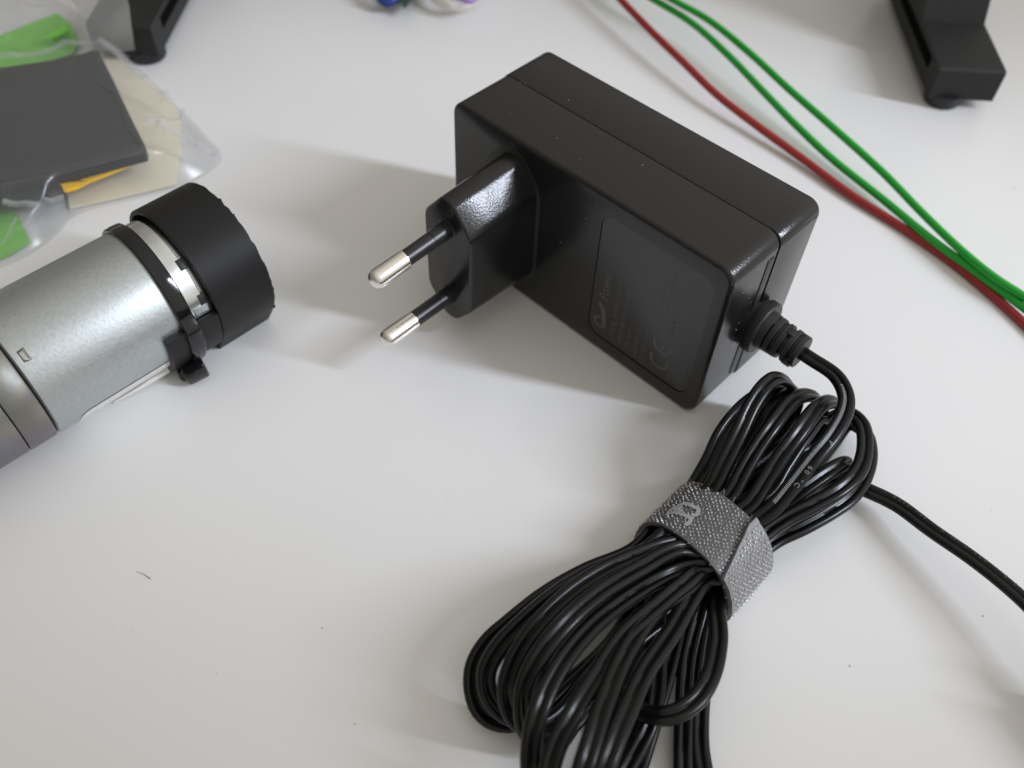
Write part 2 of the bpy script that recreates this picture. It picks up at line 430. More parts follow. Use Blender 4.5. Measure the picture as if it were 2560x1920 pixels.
# strain relief
SO = Vector((0, 16.15, 21.0))
bm = bmesh.new()
lathe(bm, [(-0.5, 6.0), (0.3, 6.0), (0.3, 5.6), (1.2, 5.6), (1.25, 6.35), (1.5, 6.5), (3.3, 6.4), (3.6, 6.1), (3.6, 4.6), (5.2, 4.4), (5.3, 3.4), (13.0, 2.9), (13.2, 2.7)], SO, (1, 0, 0), 40)
sr = link_mesh('strain_relief', bm, M['rubber'], ad)
for k, (h, r_) in enumerate(((6.2, 4.35), (8.35, 4.2), (10.5, 4.05), (12.6, 3.9))):
    bm = bmesh.new()
    lathe(bm, [(h - .62, 2.6), (h - .62, r_ - .15), (h - .5, r_), (h + .5, r_ - .06), (h + .62, r_ - .2), (h + .62, 2.6)], SO, (1, 0, 0), 36)
    link_mesh('rib', bm, M['rubber'], sr)
for k, h in enumerate((5.4, 7.3, 9.4, 11.5)):
    for s_ in ((1, -1) if k % 2 else (0.2, -0.2)):
        bm = bmesh.new()
        aa = math.radians(105 * s_ + 70) if k % 2 else math.radians(70 + 90 * (1 if s_ > 0 else -1) * 0.2 + (180 if s_ < 0 else 0))
        c_ = SO + Vector((h, -math.cos(aa) * 3.4, math.sin(aa) * 3.4))
        box(bm, c_, 2.0, 2.2, 1.6, (1, 0, 0), (0, -math.sin(aa), -math.cos(aa)), bev=.2)
        link_mesh('bridge', bm, M['rubber'], sr)

# ------------------------------------------------------------------ the coiled cord (one continuous twin lead)
def UA(x, y, z): return at(1700 + x * .30137, 900 + y * .30139, z)
def LA(x, y, z): return at(1150 + x * .34364, 1350 + y * .34358, z)
def W(x, z): return [Vector((x, -24, z)), Vector((x, -34, z))]          # through the strap towards the camera
def WB(x, z): return [Vector((x, -34, z)), Vector((x, -24, z))]         # back again underneath
ch = [Vector((9, 16.15, 21)), Vector((12.5, 16.15, 21)), Vector((15.5, 15.9, 21.2))]
ch += [UA(*p) for p in ((1290, 130, 22), (1375, 290, 22.5), (1365, 430, 23), (1270, 610, 22.5), (1110, 810, 21), (930, 1040, 18), (770, 1230, 15.5))]
LEAD_END = len(ch)
ch += W(28.2, 13)
ch += [LA(*p) for p in ((1560, 235, 12.5), (1185, 445, 17), (895, 695, 21), (690, 980, 22.5), (560, 1280, 22), (520, 1500, 19), (525, 1720, 15), (620, 1930, 8), (820, 1900, 3), (1150, 1350, 2.2))]
ch += WB(20, 2.2)
ch += [UA(*p) for p in ((620, 760, 2.5), (820, 470, 4.5), (800, 300, 9), (650, 300, 14), (505, 410, 15.5), (345, 620, 14.4), (235, 850, 11.8))]
ch += W(14.6, 8.6)
ch += [LA(*p) for p in ((1270, 75, 8.6), (910, 232, 11), (615, 402, 12.8), (375, 592, 13.2), (195, 755, 11.2), (105, 920, 9), (98, 1090, 6.6), (145, 1235, 4.4), (245, 1315, 2.9), (400, 1325, 2.2), (700, 1120, 2.2), (1150, 700, 2.2))]
ch += WB(16, 2.2)
ch += [UA(*p) for p in ((560, 820, 4.5), (880, 520, 6), (965, 330, 11), (905, 200, 17), (810, 150, 21.5), (720, 200, 23.5), (610, 350, 23), (480, 620, 20.5), (355, 870, 17.3), (250, 1070, 14))]
ch += W(17.6, 12.6)
ch += [LA(*p) for p in ((1350, 78, 12.2), (960, 245, 15.8), (670, 425, 17.5), (450, 612, 17), (280, 790, 15), (195, 950, 12.2), (200, 1095, 9.4), (265, 1215, 7), (370, 1290, 5.2), (540, 1310, 4.6), (850, 1050, 4.4), (1250, 640, 4.4))]
ch += WB(24, 2.3)
ch += [UA(*p) for p in ((800, 820, 2.4), (1050, 560, 3.5), (1170, 420, 8), (1140, 320, 14), (1040, 290, 17.5), (930, 345, 19.5), (775, 530, 20), (625, 745, 18.2), (505, 955, 16), (415, 1120, 14))]
ch += W(21.2, 13)
ch += [LA(*p) for p in ((1450, 50, 14), (1060, 215, 18.4), (770, 415, 20.2), (560, 630, 20.2), (410, 855, 18.2), (345, 1050, 15), (350, 1190, 11.8), (410, 1310, 9), (520, 1375, 7), (700, 1300, 5.6), (1000, 950, 5), (1350, 600, 4.6))]
ch += WB(28, 2.3)
ch += [UA(*p) for p in ((950, 850, 2.4), (1220, 620, 3.5), (1330, 480, 8), (1320, 380, 14), (1240, 345, 18.5), (1130, 410, 21), (990, 590, 21), (835, 805, 19), (695, 1025, 16.4), (580, 1200, 14.4))]
ch += W(24.8, 13.1)
ch += [LA(*p) for p in ((1600, 60, 14.2), (1280, 220, 18.5), (1000, 395, 22), (765, 605, 23.5), (580, 835, 22.5), (475, 1060, 19.5), (460, 1240, 16), (490, 1400, 12), (600, 1460, 8), (800, 1350, 5.5), (1100, 950, 4.8), (1400, 600, 6.5))]
ch += WB(18.5, 4.6)
ch += [UA(*p) for p in ((700, 850, 6), (980, 640, 7.5), (1200, 520, 8), (1380, 440, 9.5), (1500, 520, 11.5), (1535, 720, 13.2), (1480, 920, 14), (1330, 1070, 14.2), (1090, 1210, 13.2), (860, 1330, 12.2))]
ch += W(31.0, 11.2)
ch += [LA(*p) for p in ((1790, 290, 11.5), (1540, 670, 16), (1350, 950, 20), (1220, 1230, 23), (1115, 1480, 24), (1030, 1720, 23), (1010, 1950, 17), (1110, 2080, 8), (1260, 1750, 4), (1450, 1150, 4))]
ch += WB(26, 4.8)
ch += [UA(*p) for p in ((1050, 1010, 4.5), (1280, 920, 5), (1400, 880, 8), (1370, 860, 11.4), (1230, 930, 12.5), (1030, 1070, 12), (880, 1190, 11))]
ch += W(25.5, 10.4)
ch += [LA(*p) for p in ((1760, 190, 12), (1490, 430, 15.5), (1190, 700, 19.5), (990, 1000, 22), (830, 1250, 23), (710, 1480, 22), (640, 1720, 20), (660, 1950, 13), (820, 2060, 6), (1050, 1750, 4), (1350, 1150, 5.5))]
ch += WB(22, 4.9)
ch += [UA(*p) for p in ((800, 960, 6), (1080, 680, 8), (1200, 520, 11), (1150, 480, 13.6), (1020, 640, 14.2), (860, 880, 12.8), (720, 1090, 11.2))]
ch += W(21.5, 10.2)
ch += [LA(*p) for p in ((1740, 250, 11), (1420, 510, 16), (1200, 830, 20.5), (1065, 1150, 23.5), (965, 1450, 24.5), (885, 1720, 23.5), (870, 1950, 17), (970, 2120, 8), (1130, 1800, 4.5), (1400, 1250, 6))]
ch += WB(17, 7.2)
ch += [UA(*p) for p in ((640, 720, 6), (840, 440, 8), (915, 290, 11), (840, 255, 14), (710, 400, 15.2), (545, 720, 13.6), (420, 980, 11.5))]
ch += W(18.3, 10)
ch += [LA(*p) for p in ((1480, 170, 11.5), (1120, 420, 14.5), (830, 690, 16), (650, 970, 15), (560, 1250, 12), (560, 1450, 8), (680, 1500, 5), (900, 1200, 5), (1250, 760, 7))]
ch += WB(29.5, 4.9)
ch += [UA(*p) for p in ((1050, 960, 2.3), (1250, 700, 2.3), (1400, 530, 3.2), (1530, 600, 5.4), (1575, 770, 6.8), (1530, 970, 8), (1420, 1130, 8.6), (1250, 1255, 8.6), (1010, 1390, 8.2), (800, 1490, 7.4))]
ch += W(32.4, 7.2)
ch += [LA(*p) for p in ((1870, 420, 8), (1880, 720, 11), (1825, 985, 12.6), (1710, 1170, 13.2), (1550, 1270, 13.2), (1400, 1275, 12.2), (1290, 1220, 10), (1250, 1050, 7), (1400, 750, 5.5))]
ch += WB(24.5, 7.3)
ch += [UA(*p) for p in ((900, 1010, 8), (1080, 840, 9), (1130, 750, 10.2), (1050, 760, 10.8), (900, 930, 10))]
ch += W(28.5, 7.6)
ch += [LA(*p) for p in ((1730, 560, 5), (1655, 880, 4), (1632, 1250, 3.4), (1625, 1600, 3), (1650, 1950, 2.4), (1750, 2050, 2.2), (1790, 1850, 2.4), (1745, 1500, 2.8), (1745, 1250, 3.2), (1780, 920, 4), (1830, 600, 4.5))]
ch += WB(31.8, 4.2)
OUT0 = len(ch)
ch += [UA(*p) for p in ((960, 1200, 3), (1130, 1020, 3), (1330, 990, 3.2), (1515, 1065, 4))]
ch += [at(*p) for p in ((2239, 1260, 5), (2332, 1328, 6.8), (2425, 1392, 8.4), (2500, 1450, 9.4), (2570, 1512, 10), (2640, 1590, 10.2), (2700, 1675, 10))]
pts = catmull(ch, 1.0)

def cord_frames(pts, ref):
    T = tangents(pts); n = len(pts); Ws = []
    prev = None
    for t in T:
        wv = t.cross(Vector((0, 0, 1)))
        if wv.length < 0.4: wv = prev.copy() if prev else Vector((1, 0, 0))
        else: wv.normalize()
        if prev and wv.dot(prev) < 0: wv = -wv
        Ws.append(wv); prev = wv
    for _ in range(14):
        Ws = [(Ws[max(i - 1, 0)] + Ws[i] + Ws[min(i + 1, n - 1)]) for i in range(n)]
        Ws = [(v - T[i] * v.dot(T[i])).normalized() for i, v in enumerate(Ws)]
    return T, Ws
T_, W_ = cord_frames(pts, None)
PITCH, CR = 0.90, 0.93
def cord_profile():
    P = []
    for s in (1, -1):
        for k in range(9):
            a = math.radians(-160 + 320 * k / 8)
            P.append((s * (PITCH + CR * math.cos(a)), s * CR * math.sin(a)))
    return P
CPROF = cord_profile()
bm = bmesh.new(); loops = []
for i, p in enumerate(pts):
    nrm = T_[i].cross(W_[i])
    tw = 0.35 * noise.noise(Vector((i * 0.02, 3.1, 0)))
    wv = W_[i] * math.cos(tw) + nrm * math.sin(tw); nn = nrm * math.cos(tw) - W_[i] * math.sin(tw)
    W_[i] = wv
    loops.append([p + wv * a + nn * b for a, b in CPROF])
loft(bm, loops)
cord = link_mesh('cord', bm, M['cord'], ad, angle=50)

# barrel plug at the end of the cord, beyond the frame
bm = bmesh.new()
e0 = pts[-1]; ed = T_[-1]; ed = Vector((ed.x, ed.y, -0.15)).normalized()
rf = Vector((0, 0, 1)); rf = (rf - ed * rf.dot(ed)).normalized()
lathe(bm, [(-2, 2.2), (6, 2.8), (6.2, 4.9), (24, 5.2), (24.5, 4.6), (25, 2.8), (35, 2.75)], e0, ed, 28, ref=rf)
link_mesh('barrel_plug', bm, M['rubber'], cord)

# nearest sample of the cord to a picture position
def cord_at(u, v, i0=0, i1=None):
    d = ray(u, v).normalized(); best = None
    for i in range(i0, i1 or len(pts)):
        q = pts[i] - CAM; e = (q - d * q.dot(d)).length
        if best is None or e < best[0]: best = (e, i)
    return best[1]
def cord_decal(bm, i, side, txt, size, flip=1, step=1.0):
    """print a short text on one conductor, letter by letter along the cord"""
    pos = float(i)
    for chh in txt:
        k = int(pos)
        if k >= len(pts) - 1 or k < 0: break
        t = T_[k] * flip; wv = W_[k]
        nn = t.cross(wv); nn = nn if nn.dot(CAM - pts[k]) > 0 else -nn
        yd = nn.cross(t)
        o_ = pts[k] + W_[k] * (side * PITCH) + nn * (CR + 0.03) - yd * (size * .36)
        text_mesh(chh, size, o_, t, yd, bm=bm)
        pos += flip * step
def cside(i):
    return -1 if W_[i].dot(RGT) < 0 else 1
def print_part(i, side, txt, size, step, m='cord_print'):
    bm = bmesh.new(); cord_decal(bm, i, side, txt, size, 1, step)
    link_mesh('cord_print', bm, M[m], cord, smooth=False)
i_lead0 = cord_at(*(1700 + 1375 * .3014, 900 + 290 * .3014), 0, 90)
i_lead1 = cord_at(*(1700 + 800 * .3014, 900 + 1200 * .3014), 0, 140)
nl = i_lead1 - i_lead0
ii = i_lead0 + int(nl * .66); print_part(ii, cside(ii), '60°C', 1.45, 1.5)
ii = i_lead0 + int(nl * .45); print_part(ii, cside(ii), 'P', 1.45, 1.5)
i_out = cord_at(2180, 1225, len(pts) - 160)
print_part(i_out + 4, -1, 'E353968  AWM 2468  80°C 300V', 1.2, 1.3, 'print_dark')
kk = cord_at(1150 + 850 * .3436, 1350 + 1320 * .3436)
print_part(kk, 1, '8993  E', 1.3, 1.6)
# knurled ridge stripe along the lead
bm = bmesh.new()
sub = catmull(pts[i_lead0 - 2:i_lead1 + 1], 0.3)
for j, p in enumerate(sub):
    k = min(i_lead0 - 2 + int(j * (i_lead1 + 1 - i_lead0 + 2) / len(sub)), len(pts) - 1)
    t = T_[k]; nn = t.cross(W_[k]); nn = nn if nn.dot(CAM - pts[k]) > 0 else -nn
    sgn = 1 if W_[k].dot(RGT) < 0 else -1
    c0 = p + W_[k] * (sgn * PITCH)
    a_ = [c0 + (nn * math.cos(b) - W_[k] * sgn * math.sin(b)) * (CR + .035) for b in (0.05, 0.35, 0.65, 0.9)]
    h_ = t * 0.075
    va = [bm.verts.new(q - h_) for q in a_]; vb = [bm.verts.new(q + h_) for q in a_]
    for q in range(3): bm.faces.new((va[q], va[q + 1], vb[q + 1], vb[q]))
o = link_mesh('knurled_ridges', bm, M['cord_print'], cord, smooth=False); o['kind'] = 'stuff'

# ------------------------------------------------------------------ hook and loop strap round the coil
st = empty('cable_strap', (23.5, -29, 0), 'dark grey hook and loop strap with pale print, wrapped round the coiled cord', 'strap')
prof = [(11.2, 4.0), (11.8, 8.4), (13.6, 11.7), (16.8, 14.1), (21.5, 15.2), (26.0, 15.4), (29.6, 14.6), (32.6, 12.2), (34.6, 8.6), (35.4, 4.6), (34.6, 1.7), (32.0, 0.75), (24.0, 0.6), (14.5, 0.7), (11.5, 1.8)]
ring = catmull([(x, 0, z) for x, z in prof + [prof[0], prof[1]]][0:], 0.6)
# close the ring at the first repeat of the start
k_end = min(range(len(ring) - 30, len(ring)), key=lambda i: (ring[i] - Vector((prof[0][0], 0, prof[0][1]))).length)
ring = ring[:k_end]
def ring_y(s):   # the strap sits slightly askew
    return -36.2 + 0.9 * math.sin(s * 2 * math.pi + .6), -22.4 + 0.8 * math.sin(s * 2 * math.pi + .9)
def ring_n(i):
    a = ring[i - 1]; b = ring[(i + 1) % len(ring)]; t = (b - a).normalized()
    nn = Vector((-t.z, 0, t.x));  c_ = Vector((23.5, 0, 7))
    return nn if nn.dot(ring[i] - c_) > 0 else -nn
bm = bmesh.new()
N = len(ring); grid = []
for i in range(N):
    y0, y1 = ring_y(i / N); nn = ring_n(i)
    wob = 0.12 * noise.noise(Vector((i * .35, 1.7, 0)))
    lo = [ring[i] + Vector((0, y0 + wob, 0)) + nn * h for h in (-.9, -.1)]
    hi = [ring[i] + Vector((0, y1 + wob, 0)) + nn * h for h in (-.1, -.9)]
    grid.append([bm.verts.new(v) for v in (lo[0], lo[1], hi[0], hi[1])])
for i in range(N):
    j = (i + 1) % N
    for q in range(4): bm.faces.new((grid[i][q], grid[i][(q + 1) % 4], grid[j][(q + 1) % 4], grid[j][q]))
link_mesh('band', bm, M['strap'], st)
# overlapping end
i0 = min(range(N), key=lambda i: (ring[i] - Vector((28.4, 0, 14.9))).length)
i1 = min(range(N), key=lambda i: (ring[i] - Vector((31.0, 0, .7))).length)
rng = list(range(i0, i1)) if i1 > i0 else list(range(i0, N)) + list(range(0, i1))
bm = bmesh.new(); grid = []
for q_, i in enumerate(rng):
    nn = ring_n(i); y0, y1 = ring_y(i / N)
    lift = 0.95 + (0.35 if q_ < 2 else 0)
    sk = 0.5 * noise.noise(Vector((q_ * .5, 0, 4)))
    y0 = y0 + max(0, (1 - q_ / 5)) * 11.5
    vs = [ring[i] + Vector((0, y0 - .25 + sk * .3, 0)) + nn * .05, ring[i] + Vector((0, y0 - .25 + sk * .3, 0)) + nn * lift,
          ring[i] + Vector((0, y1 + .2, 0)) + nn * lift, ring[i] + Vector((0, y1 + .2, 0)) + nn * .05]
    grid.append([bm.verts.new(v) for v in vs])
for a, b in zip(grid[:-1], grid[1:]):
    for q in range(4): bm.faces.new((a[q], a[(q + 1) % 4], b[(q + 1) % 4], b[q]))
bm.faces.new(grid[0]); bm.faces.new(grid[-1])
link_mesh('overlapping_end', bm, M['flap'], st)
# tiny nylon hooks all over
bm = bmesh.new()
def hook(c_, nn, yv, tv, s):
    vs = [bm.verts.new(c_ + yv * (math.cos(a) * s) + tv * (math.sin(a) * s)) for a in [k * math.pi / 3 for k in range(6)]]
    tp = [bm.verts.new(c_ + nn * (s * 1.1) + yv * (math.cos(a) * s * .6) + tv * (math.sin(a) * s * .6)) for a in [k * math.pi / 3 for k in range(6)]]
    for k in range(6): bm.faces.new((vs[k], vs[(k + 1) % 6], tp[(k + 1) % 6], tp[k]))
    bm.faces.new(tp)
seg = [0.0]
for i in range(N): seg.append(seg[-1] + (ring[(i + 1) % N] - ring[i]).length)
def ring_s(s):
    s %= seg[-1]
    for i in range(N):
        if seg[i + 1] >= s:
            f = (s - seg[i]) / (seg[i + 1] - seg[i]); return ring[i].lerp(ring[(i + 1) % N], f), i
s0 = seg[i0]; row = 0
s_ = 0.0
ovl = set(rng)
while s_ < seg[-1]:
    p, i = ring_s(s_)
    if not (p.z < 1.2 and 13 < p.x < 33):
        nn = ring_n(i); tv = Vector((0, 1, 0)).cross(nn); y0, y1 = ring_y(i / N)
        cut = y0 + max(0, 1 - rng.index(i) / 5) * 11.5 if i in ovl else y0
        y = y0 + .5 + (0.5 if row % 2 else 0)
        while y < y1 - .35:
            jit = Vector((random.uniform(-.16, .16), random.uniform(-.16, .16), 0))
            on_flap = i in ovl and y > cut + .3
            if on_flap or i not in ovl or y < cut - .5:
                hook(p + Vector((0, y, 0)) + jit + nn * (0.97 if on_flap else -0.08), nn, Vector((0, 1, 0)), tv, random.uniform(.18, .28) if on_flap else random.uniform(.11, .25))
            y += 1.0
    s_ += 0.62; row += 1
o = link_mesh('hook_field', bm, M['hook'], st); o['kind'] = 'stuff'
# frayed fibres along the edges
bm = bmesh.new()
for k in range(46):
    i = random.randrange(N); nn = ring_n(i)
    if ring[i].z < 2: continue
    y0, y1 = ring_y(i / N); e_ = random.random() < .5
    p0 = ring[i] + Vector((0, y0 if e_ else y1, 0)); d_ = Vector((random.uniform(-.5, .5), -1 if e_ else 1, random.uniform(-.2, .6))) + nn * random.uniform(.2, .9)
    p1 = p0 + d_ * random.uniform(.3, .7); p2 = p1 + Vector((random.uniform(-.5, .5), random.uniform(-.4, .4), random.uniform(-.1, .5)))
    tube(bm, catmull([p0, p1, p2], .3), 0.035, 4)
o = link_mesh('frayed_fibres', bm, M['hook'], st); o['kind'] = 'stuff'
# pale lettering printed on the band: two rounded strokes
def strap_pt(u, v):
    """point of the band under a picture position, lifted just above the hooks"""
    d = ray(1540 + u * .229, 1180 + v * .22905); best = None
    for i in range(N):
        nn = ring_n(i)
        den = d.dot(nn)
        if den >= -1e-4: continue
        t = (ring[i] - CAM).dot(nn) / den; p = CAM + d * t
        e = abs((p - ring[i]).dot(Vector((0, 1, 0)).cross(nn)))
        if best is None or e < best[0]: best = (e, p, nn)
    return best[1] + best[2] * 0.16, best[2]
bm = bmesh.new()
for pl in ([(640, 430), (700, 365), (770, 350), (850, 385), (900, 410), (880, 470), (820, 470)],
           [(600, 450), (680, 450), (760, 480), (815, 510), (800, 560), (750, 580)],
           [(700, 365), (690, 410), (730, 440)], [(560, 480), (600, 420), (660, 380)]):
    fine = catmull([(x, y, 0) for x, y in pl], 12)
    hp = [strap_pt(p.x, p.y) for p in fine]
    a = []; b = []
    P3 = [h[0] for h in hp]; TT = tangents(P3)
    for (p, nn), t in zip(hp, TT):
        s = nn.cross(t).normalized() * 0.42; a.append(bm.verts.new(p + s)); b.append(bm.verts.new(p - s))
    for i in range(len(a) - 1): bm.faces.new((a[i], a[i + 1], b[i + 1], b[i]))
link_mesh('strap_print', bm, M['strap_print'], st, smooth=False)

# ------------------------------------------------------------------ gear motor with printed cap
MX, MZ, MR = -105.4, 16.13, 16.1
MO = Vector((MX, 0, MZ)); MA = Vector((0.0108, 1, 0)).normalized()
MO = MO - MA * 0 + Vector((0.0108 * 60, 0, 0))
mt = empty('gear_motor', (MX, -85, 0), 'silver cylindrical gear motor with black printed cap on its end', 'motor')
def cyl_pt(y, ang, r):
    a = math.radians(ang); return MO + MA * y + Vector((1, -0.0108, 0)) * (r * math.cos(a)) + Vector((0, 0, r * math.sin(a)))
def mlathe(name, prof, m, parent, n=64, a0=0, a1=360, shell=None):
    bm = bmesh.new()
    if shell is None:
        loops = [[cyl_pt(h, a0 + (a1 - a0) * i / n, r) for i in range(n)] for h, r in prof]
        loft(bm, loops)
    return link_mesh(name, bm, m, parent)
can = mlathe('motor_can', [(-106.6, 13.0), (-106.6, 14.9), (-106.4, 15.6), (-106.0, 16.0), (-105.3, 16.1), (-71.2, 16.1), (-70.9, 15.7)], M['zinc'], mt, 96)
mlathe('gearbox_ring', [(-112.9, 15.3), (-112.8, 15.9), (-112.4, 16.05), (-107.2, 16.05), (-106.8, 15.8), (-106.7, 14.6)], M['steel'], mt, 96)
mlathe('gearbox', [(-140, 15.9), (-113.5, 16.0), (-113.1, 15.8), (-113.0, 15.0)], M['steel'], mt, 96)
bell = mlathe('end_bell', [(-71.0, 15.85), (-67.2, 15.85), (-66.9, 15.3), (-60, 15.2)], M['bright_zinc'], mt, 96)
for ang in (52, 20):
    bm = bmesh.new(); p = cyl_pt(-67.3, ang, 15.6); nrm = (cyl_pt(-67.3, ang, 1) - cyl_pt(-67.3, ang, 0))
    box(bm, p, 2.6, 1.6, 0.9, MA.cross(nrm), MA, bev=.1); link_mesh('bell_slot', bm, M['pad'], bell)
bm = bmesh.new(); p = cyl_pt(-68.6, 12, 15.9); nrm = (cyl_pt(0, 12, 1) - cyl_pt(0, 12, 0))
box(bm, p, 2.2, 3.4, 0.7, MA.cross(nrm), MA, bev=.15); link_mesh('bell_tab', bm, M['zinc'], bell)
# punched tab near the far rim
def cyl_hit(u, v, r):
    d = ray(u, v); o_ = CAM - MO
    dp = d - MA * d.dot(MA); op = o_ - MA * o_.dot(MA)
    a = dp.dot(dp); b = 2 * dp.dot(op); c = op.dot(op) - r * r
    t = (-b - math.sqrt(max(0, b * b - 4 * a * c))) / (2 * a); return CAM + d * t
q = cyl_hit(125 * .4821, 400 + 1012 * .4822, MR)
nrm = q - MO; nrm = (nrm - MA * nrm.dot(MA)).normalized()
bm = bmesh.new()
tz = MA.cross(nrm)
v0 = [q + MA * a + tz * b + nrm * c for a, b, c in ((-.8, -1.3, -.05), (.8, -1.5, -.05), (.8, 1.5, -.05), (-.8, 1.3, -.05), (-.6, -.8, .45), (.2, -.9, .25), (.2, .9, .25), (-.6, .8, .45))]
vs = [bm.verts.new(v) for v in v0]
for f in ((0, 1, 2, 3), (4, 5, 6, 7), (0, 1, 5, 4), (1, 2, 6, 5), (2, 3, 7, 6), (3, 0, 4, 7)): bm.faces.new([vs[i] for i in f])
link_mesh('punched_tab', bm, M['steel'], mt, smooth=False)
# sticker on the flank
bm = bmesh.new(); K = 12
rows = []
for i in range(33):
    y = -101.5 + 24.0 * i / 32
    e = min(i, 32 - i) / 32 * 24.0
    drop = 0 if e > 3 else (3 - math.sqrt(max(0, 9 - (3 - e) ** 2))) * 3.2
    rows.append([bm.verts.new(cyl_pt(y, -22 - drop - (53 - drop) * k / K, MR + .12)) for k in range(K + 1)])
for a, b in zip(rows[:-1], rows[1:]):
    for k in range(K): bm.faces.new((a[k], a[k + 1], b[k + 1], b[k]))
link_mesh('sticker', bm, M['white'], mt)
bm = bmesh.new()
tube(bm, catmull([at(285, 1006, .4), at(335, 978, 1.0), at(395, 940, 2.0), at(430, 915, 3.5), at(445, 895, 5)], 1), lambda t: .2 + .8 * t, 12)
link_mesh('white_lead', bm, M['white_wire'], mt)

# printed cap: ring with a flat foot
CR_O, CR_I = 17.8, 16.75
def cap_outline(r, foot):
    P = []
    for k in range(61):
        a = -30 + 240 * k / 60
        P.append((r * math.cos(math.radians(a)), r * math.sin(math.radians(a))))
    # straight flanks down to the flat foot
    for t in (0.33, 0.66, 1.0):
        s = (MZ - foot - r * .5) / .866 * t
        P.append((-r * .866 + .5 * s, -r * .5 - .866 * s))
    for t in (1.0, 0.66, 0.33):
        s = (MZ - foot - r * .5) / .866 * t
        P.append((r * .866 - .5 * s, -r * .5 - .866 * s))
    return P
def cap_loop(y, r, foot, jit=0):
    return [MO + MA * (y + (random.uniform(-jit, jit) if jit else 0)) + Vector((x, 0, z)) for x, z in cap_outline(r, foot)]
bm = bmesh.new()
loft(bm, [cap_loop(-60, CR_I - .2, 1.2), cap_loop(-66.1, CR_I, 1.2), cap_loop(-66.1, CR_O - .15, .05), cap_loop(-65.9, CR_O, 0.02), cap_loop(-51.9, CR_O, 0.02), cap_loop(-51.5, CR_O - .1, 0.02, .16), cap_loop(-51.4, CR_O - 1.2, .8), cap_loop(-52.0, CR_O - 2, 1.5)])
cap = link_mesh('printed_cap', bm, M['printed'], mt)
# clamp tab that reaches back under the tie
bm = bmesh.new(); loops = []
for y, ro in ((-79.2, 17.4), (-78.9, 17.8), (-66.2, 17.8)):
    lp = [cyl_pt(y, 6 - 64 * k / 20, ro) for k in range(21)] + [cyl_pt(y, -58 + 64 * k / 20, 16.25) for k in range(21)]
    loops.append(lp)
loft(bm, loops); link_mesh('clamp_tab', bm, M['printed'], cap)
for (ang, y, s) in ((-28, -51.4, .7), (-52, -51.3, .8), (80, -51.4, .5), (64, -51.35, .4)):
    bm = bmesh.new(); box(bm, cyl_pt(y, ang, CR_O - .2), s, s, s, (1, .3, .2), (-.3, 1, 0), bev=.15)
    link_mesh('print_burr', bm, M['printed'], cap)

# cable tie
bm = bmesh.new(); loops = []
def tie_r(a):
    a = (a + 180) % 360 - 180
    base = 16.15
    if -66 < a < 14:
        f = min(1, (14 - a) / 9, (a + 66) / 9); base += 1.75 * max(0, f)
    return base
NT = 120
for i in range(NT):
    a = 360 * i / NT; r0 = tie_r(a)
    lp = []
    for (dy, dr) in ((-1.75, 0), (-1.75, .6), (-1.5, .85), (-.5, .95), (.5, .95), (1.5, .85), (1.75, .6), (1.75, 0)):
        ysk = -72.6 + dy + 0.35 * math.sin(math.radians(a - 40))
        lp.append(cyl_pt(ysk, a, r0 + dr))
    loops.append(lp)
Lp = [[bm.verts.new(p) for p in lp] for lp in loops]
for i in range(NT):
    a = Lp[i]; b = Lp[(i + 1) % NT]
    for k in range(8): bm.faces.new((a[k], a[(k + 1) % 8], b[(k + 1) % 8], b[k]))
tie = link_mesh('cable_tie', bm, M['tie'], mt)
bm = bmesh.new()
hp = at(488, 928, 3.6)
box(bm, hp, 5.2, 4.0, 4.0, (0.25, 1, 0.1), (-1, 0.25, 0.25), bev=.6)
link_mesh('tie_head', bm, M['tie'], tie)
bm = bmesh.new()
tl = catmull([cyl_pt(-75.5, -40, 18.2), cyl_pt(-75.8, -56, 19.0), hp + Vector((-1.0, -2.2, -.6))], .6)
tube(bm, tl, 1.5, 8); link_mesh('tie_tail', bm, M['tie'], tie)

# ------------------------------------------------------------------ three loose wires
def wire(name, P, r, m, label, cat='wire', group=None, z=None):
    p = catmull(P, 2.0); bm = bmesh.new(); tube(bm, p, r, 12)
    o = link_mesh(name, bm, m); tag(o, label, cat, group); return o
def RW(x, y, z): return at(1480 + x * .51849, y * .51838, z)
wire('wire', [RW(*p) for p in ((-420, -420, 1.3), (-180, -300, 6), (60, -90, 9), (140, 0, 8), (290, 155, 7), (440, 300, 6), (600, 455, 4.6), (800, 610, 3.2), (1000, 755, 2.2), (1250, 940, 1.5), (1500, 1100, 1.2), (1750, 1275, 1.1), (1950, 1440, 1.1), (2083, 1560, 1.1), (2300, 1770, 1.1), (2700, 2150, 1.2), (3000, 2600, 1.2))], 1.2, M['red_wire'], 'thin dark red wire running beside the two green wires', 'wire')
wire('wire', [RW(*p) for p in ((-200, -330, 1.3), (0, -180, 6), (180, -70, 9), (310, 5, 8.5), (480, 110, 8), (650, 260, 7), (800, 415, 6), (960, 580, 5), (1150, 760, 4), (1400, 960, 3.2), (1650, 1165, 3), (1850, 1310, 3), (2083, 1485, 3), (2300, 1650, 3), (2700, 2000, 1.4), (3100, 2400, 1.2))], 1.12, M['green_wire'], 'green wire on the side nearer the red wire, crossing beneath the other green one', 'wire')
wire('wire', [RW(*p) for p in ((-80, -330, 1.4), (80, -190, 8), (250, -80, 11), (400, 5, 11), (560, 95, 10.5), (760, 255, 10), (950, 430, 9), (1150, 605, 8), (1400, 830, 6.5), (1600, 1035, 5.4), (1800, 1225, 5), (1950, 1345, 4.9), (2083, 1430, 4.8), (2300, 1570, 4.8), (2750, 1880, 1.6), (3200, 2250, 1.2))], 1.12, M['green_wire'], 'outer green wire, farthest from the power adapter', 'wire')

